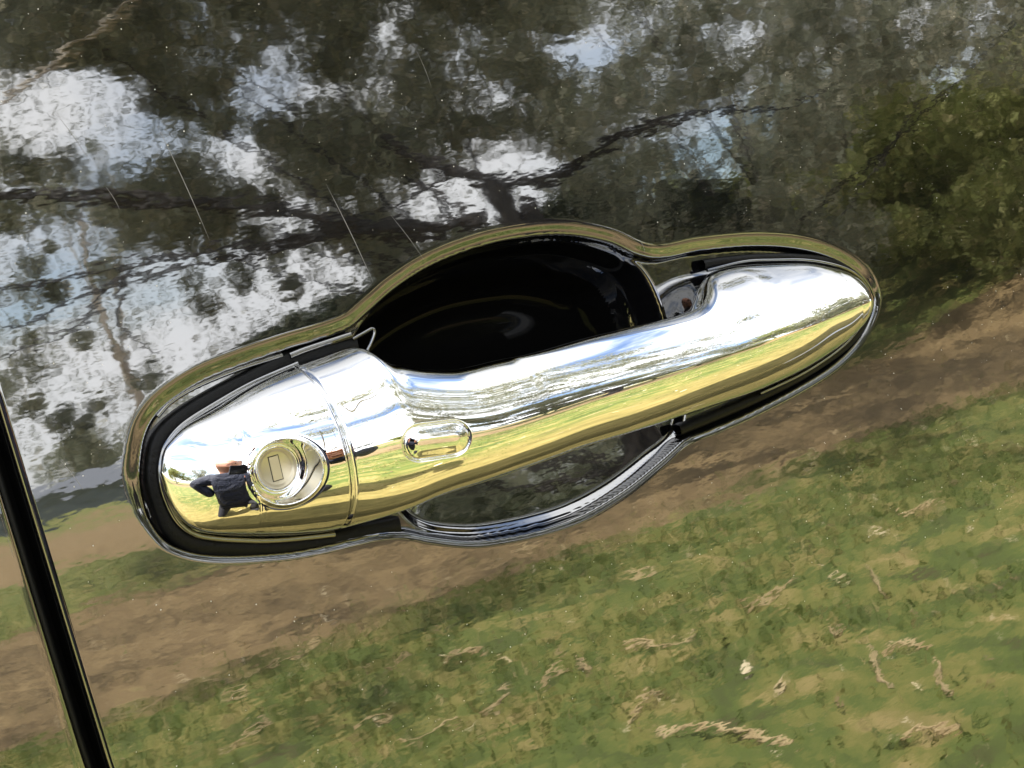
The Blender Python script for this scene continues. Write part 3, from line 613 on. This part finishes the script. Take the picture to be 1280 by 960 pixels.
# the rest of the ring of trees that shows small in the chrome
kinds = [(M_LEAF, 'grey green gum tree'), (M_LEAFG, 'olive green tree'), (M_LEAFD, 'dark evergreen tree')]
RING = [' at the left end of the far tree line', ', third from the left end of the tree line', ', tallest at the left of the tree line', ' in the middle left of the far tree line', ' behind the person in navy', ' straight out across the field', ' just right of the straight out one', ' right of the grassy bank', ' nearer than the one right of the bank', ' close by, second from the right end', ' at the right end of the tree line',
        ' beside the car at the far left', ', tallest of all, behind the grassy bank', ' behind the spreading tree', ' left of the tall one behind the spreading tree']
for i, (az, d_, h, rd, k_) in enumerate([(-86, 24, 9, 4, 0), (-70, 30, 8, 4, 1), (-57, 34, 10, 5, 0), (-40, 40, 9, 4.5, 1), (-24, 36, 8, 4, 0), (-8, 44, 9, 5, 2), (4, 48, 5, 3, 1), (60, 26, 9, 5, 0), (68, 22, 8, 4, 1), (76, 20, 9, 4.5, 0), (84, 26, 8, 4, 2), (-100, 28, 9, 4, 1), (47, 44, 6, 4, 0), (38, 46, 6, 4, 1), (29, 48, 5, 4, 0)]):
    a = math.radians(az); tree(math.sin(a) * d_, -math.cos(a) * d_, h, rd, 40, 130, kinds[k_][0], kinds[k_][1] + RING[i], 'trees round the field', .2, M_PALEBARK, low=.12)
# low grey shed on the horizon at the left
M_SHED, t_, b_ = pm('grey_corrugated_steel', (.20, .22, .25), .5); M_SHEDR, _, _ = pm('grey_roof_steel', (.12, .13, .15), .5)
P = seen(150, 600, 48); shed = empty('shed', (P[0], P[1], 0)); tag(shed, 'long low blue grey shed on the horizon beyond the field', 'shed')
def slab(x_0, x_1, y_0, y_1, z_0, z_1): 
    v = np.array([(x, y, z) for z in (z_0, z_1) for y in (y_0, y_1) for x in (x_0, x_1)], float); return v, np.array([(0, 2, 3, 1), (4, 5, 7, 6), (0, 1, 5, 4), (2, 6, 7, 3), (0, 4, 6, 2), (1, 3, 7, 5)])
v, f = slab(-6, 6, -3, 3, -.2, .75); mesh('wall', v, f, M_SHED, shed, False)
v = np.array([(-6.3, -3.3, .73), (6.3, -3.3, .73), (6.3, 0, 1.2), (-6.3, 0, 1.2), (6.3, 3.3, .73), (-6.3, 3.3, .73)], float); mesh('roof', v, np.array([(0, 1, 2, 3), (3, 2, 4, 5)]), M_SHEDR, shed, False)
v, f = slab(-1, 1, 3.005, 3.06, -.2, .7); mesh('door', v, f, M_SHEDR, shed, False)

# ------------------------------------------------------------------ the photographer with the phone
M_JACKET, t_, b_ = pm('navy_jacket', (.012, .016, .035), .75); bump(t_, b_, noise(t_, 14., 4., .6, objco(t_), .6), 1., .03)
M_JEANS, _, _ = pm('dark_trousers', (.012, .012, .016), .85); M_SKIN, _, _ = pm('skin', (.52, .24, .15), .5); M_HAIR, _, _ = pm('brown_hair', (.03, .018, .01), .6)
M_PHONE, _, _ = pm('phone_glass', (.015, .015, .018), .15)
def skin(name, pts, edges, radii, mat, parent, sub=2, root_i=0):
    me = bpy.data.meshes.new(name); me.from_pydata([tuple(p) for p in pts], edges, []); o = bpy.data.objects.new(name, me); COL.objects.link(o); o.parent = parent
    md = o.modifiers.new('skin', 'SKIN'); md.use_smooth_shade = True
    for i, r in enumerate(radii):
        sv = me.skin_vertices[0].data[i]; sv.radius = (r, r) if not isinstance(r, tuple) else r; sv.use_root = i == root_i
    s = o.modifiers.new('sub', 'SUBSURF'); s.levels = sub; s.render_levels = sub
    me.materials.append(mat); return o
back = -np.array([FWD[0], FWD[1], 0]); back /= np.linalg.norm(back); side = np.array([-back[1], back[0], 0]); side = side if side @ RGT > 0 else -side
C_ = CAM; ch = C_ + back * .33 - side * .08; up = np.array([0, 0, 1.])
gp = (ch[0], ch[1], 0); person = empty('person', gp); G = np.array(gp)
tag(person, 'person in a dark navy jacket holding up a phone, mirrored in the chrome', 'person')
def Q(b_, s_, z_): return back * b_ + side * s_ + up * z_ - 0 * G
hR = C_ + RGT * .085 - UPC * .02 - G
wR = C_ + RGT * .125 - UPC * .075 - FWD * .055 - G
pts = [Q(.10, 0, .46), Q(.08, 0, .60), Q(.03, 0, .80), Q(0, 0, .95), Q(.0, 0, 1.04),
       Q(.0, .17, .99), Q(.0, .40, .88), wR, Q(.0, -.17, .99), Q(-.02, -.38, .93), Q(.02, -.22, .72)]
skin('jacket', pts, [(0, 1), (1, 2), (2, 3), (3, 4), (3, 5), (5, 6), (6, 7), (3, 8), (8, 9), (9, 10)], [(.22, .16), (.21, .15), (.22, .155), (.17, .12), .08, .095, .075, .05, .095, .08, .065], M_JACKET, person)
pts = [Q(.14, 0, .46), Q(.10, .12, .42), Q(-.12, .20, .50), Q(.08, .17, .10), Q(-.06, .18, .045), Q(.10, -.12, .40), Q(-.02, -.18, .10), Q(.26, -.17, .07), Q(.30, -.18, .05)]
skin('trousers', pts, [(0, 1), (1, 2), (2, 3), (3, 4), (0, 5), (5, 6), (6, 7), (7, 8)], [.14, .10, .08, .055, .045, .10, .08, .055, .045], M_JEANS, person)
pts = [Q(.01, 0, 1.03), Q(.0, .01, 1.10), Q(-.03, .01, 1.15), Q(-.03, .01, 1.21), Q(-.01, .01, 1.26), Q(-.115, .01, 1.15)]
skin('head', pts, [(0, 1), (1, 2), (2, 3), (3, 4), (2, 5)], [.055, .05, .072, .08, .06, .016], M_SKIN, person)
skin('hair', [Q(.02, .01, 1.15), Q(.015, .01, 1.22), Q(-.015, .01, 1.275)], [(0, 1), (1, 2)], [.075, .09, .078], M_HAIR, person)
for sg in (-1, 1): skin('eye', [Q(-.098, .01 + .032 * sg, 1.185), Q(-.101, .01 + .032 * sg, 1.185)], [(0, 1)], [.010, .009], M_PHONE, person, 1)
for sg, wv in ((1, wR),):
    r_ = RGT * sg; palm = wv * .45 + (C_ + r_ * .088 - UPC * .03 - FWD * .02 - G) * .55; pe = C_ + r_ * .088 - UPC * .03 - FWD * .022 - G
    P_ = [wv, palm, pe]; E_ = [(0, 1), (1, 2)]; R_ = [.024, .032, .026]
    for fi in range(4):                       # four fingers bent round the phone's edge
        b0 = pe + UPC * (-.022 + .018 * fi); k1 = b0 + r_ * .004 + FWD * .018 + UPC * .004; k2 = k1 - r_ * .022 + FWD * .006; k3 = k2 - r_ * (.014 + .004 * (fi in (1, 2))) - FWD * .001
        i0 = len(P_); P_ += [b0, k1, k2, k3]; E_ += [(2, i0), (i0, i0 + 1), (i0 + 1, i0 + 2), (i0 + 2, i0 + 3)]; R_ += [.010, .009, .0085, .007]
    i0 = len(P_); P_ += [palm - FWD * .01 + UPC * .03 - r_ * .01, pe - FWD * .012 + UPC * .035 - r_ * .02, pe - FWD * .008 + UPC * .045 - r_ * .04]; E_ += [(1, i0), (i0, i0 + 1), (i0 + 1, i0 + 2)]; R_ += [.013, .010, .008]
    skin('hand', P_, E_, R_, M_SKIN, person, 1)
phone = empty('mobile_phone', tuple(C_ - FWD * .016)); tag(phone, 'dark phone held sideways in one hand by the person in navy', 'phone')
phone.matrix_world = Matrix(((RGT[0], UPC[0], -FWD[0], (C_ - FWD * .016)[0]), (RGT[1], UPC[1], -FWD[1], (C_ - FWD * .016)[1]), (RGT[2], UPC[2], -FWD[2], (C_ - FWD * .016)[2]), (0, 0, 0, 1)))
v, f = slab(-.074, .074, -.036, .036, -.004, .004); pb = mesh('body', v, f, M_PHONE, phone, False); bv = pb.modifiers.new('b', 'BEVEL'); bv.width = .003; bv.segments = 3
v, f = slab(-.069, .069, -.032, .032, .0042, .0046); mesh('screen', v, f, M_PHONE, phone, False)
for (a_, b_) in ((0, -.0), (.02, .0), (.01, .014)):
    th_ = np.linspace(0, 2 * np.pi, 20, endpoint=False); pr = [(.0075, -.004), (.0075, -.006), (.006, -.006), (.0001, -.0058)]
    V = np.concatenate([np.stack([a_ + r_ * np.cos(th_), b_ + r_ * np.sin(th_), np.full(20, q_)], 1) for r_, q_ in pr]); mesh('camera_lens', V, grid_faces(4, 20, True), M_PHONE, phone)
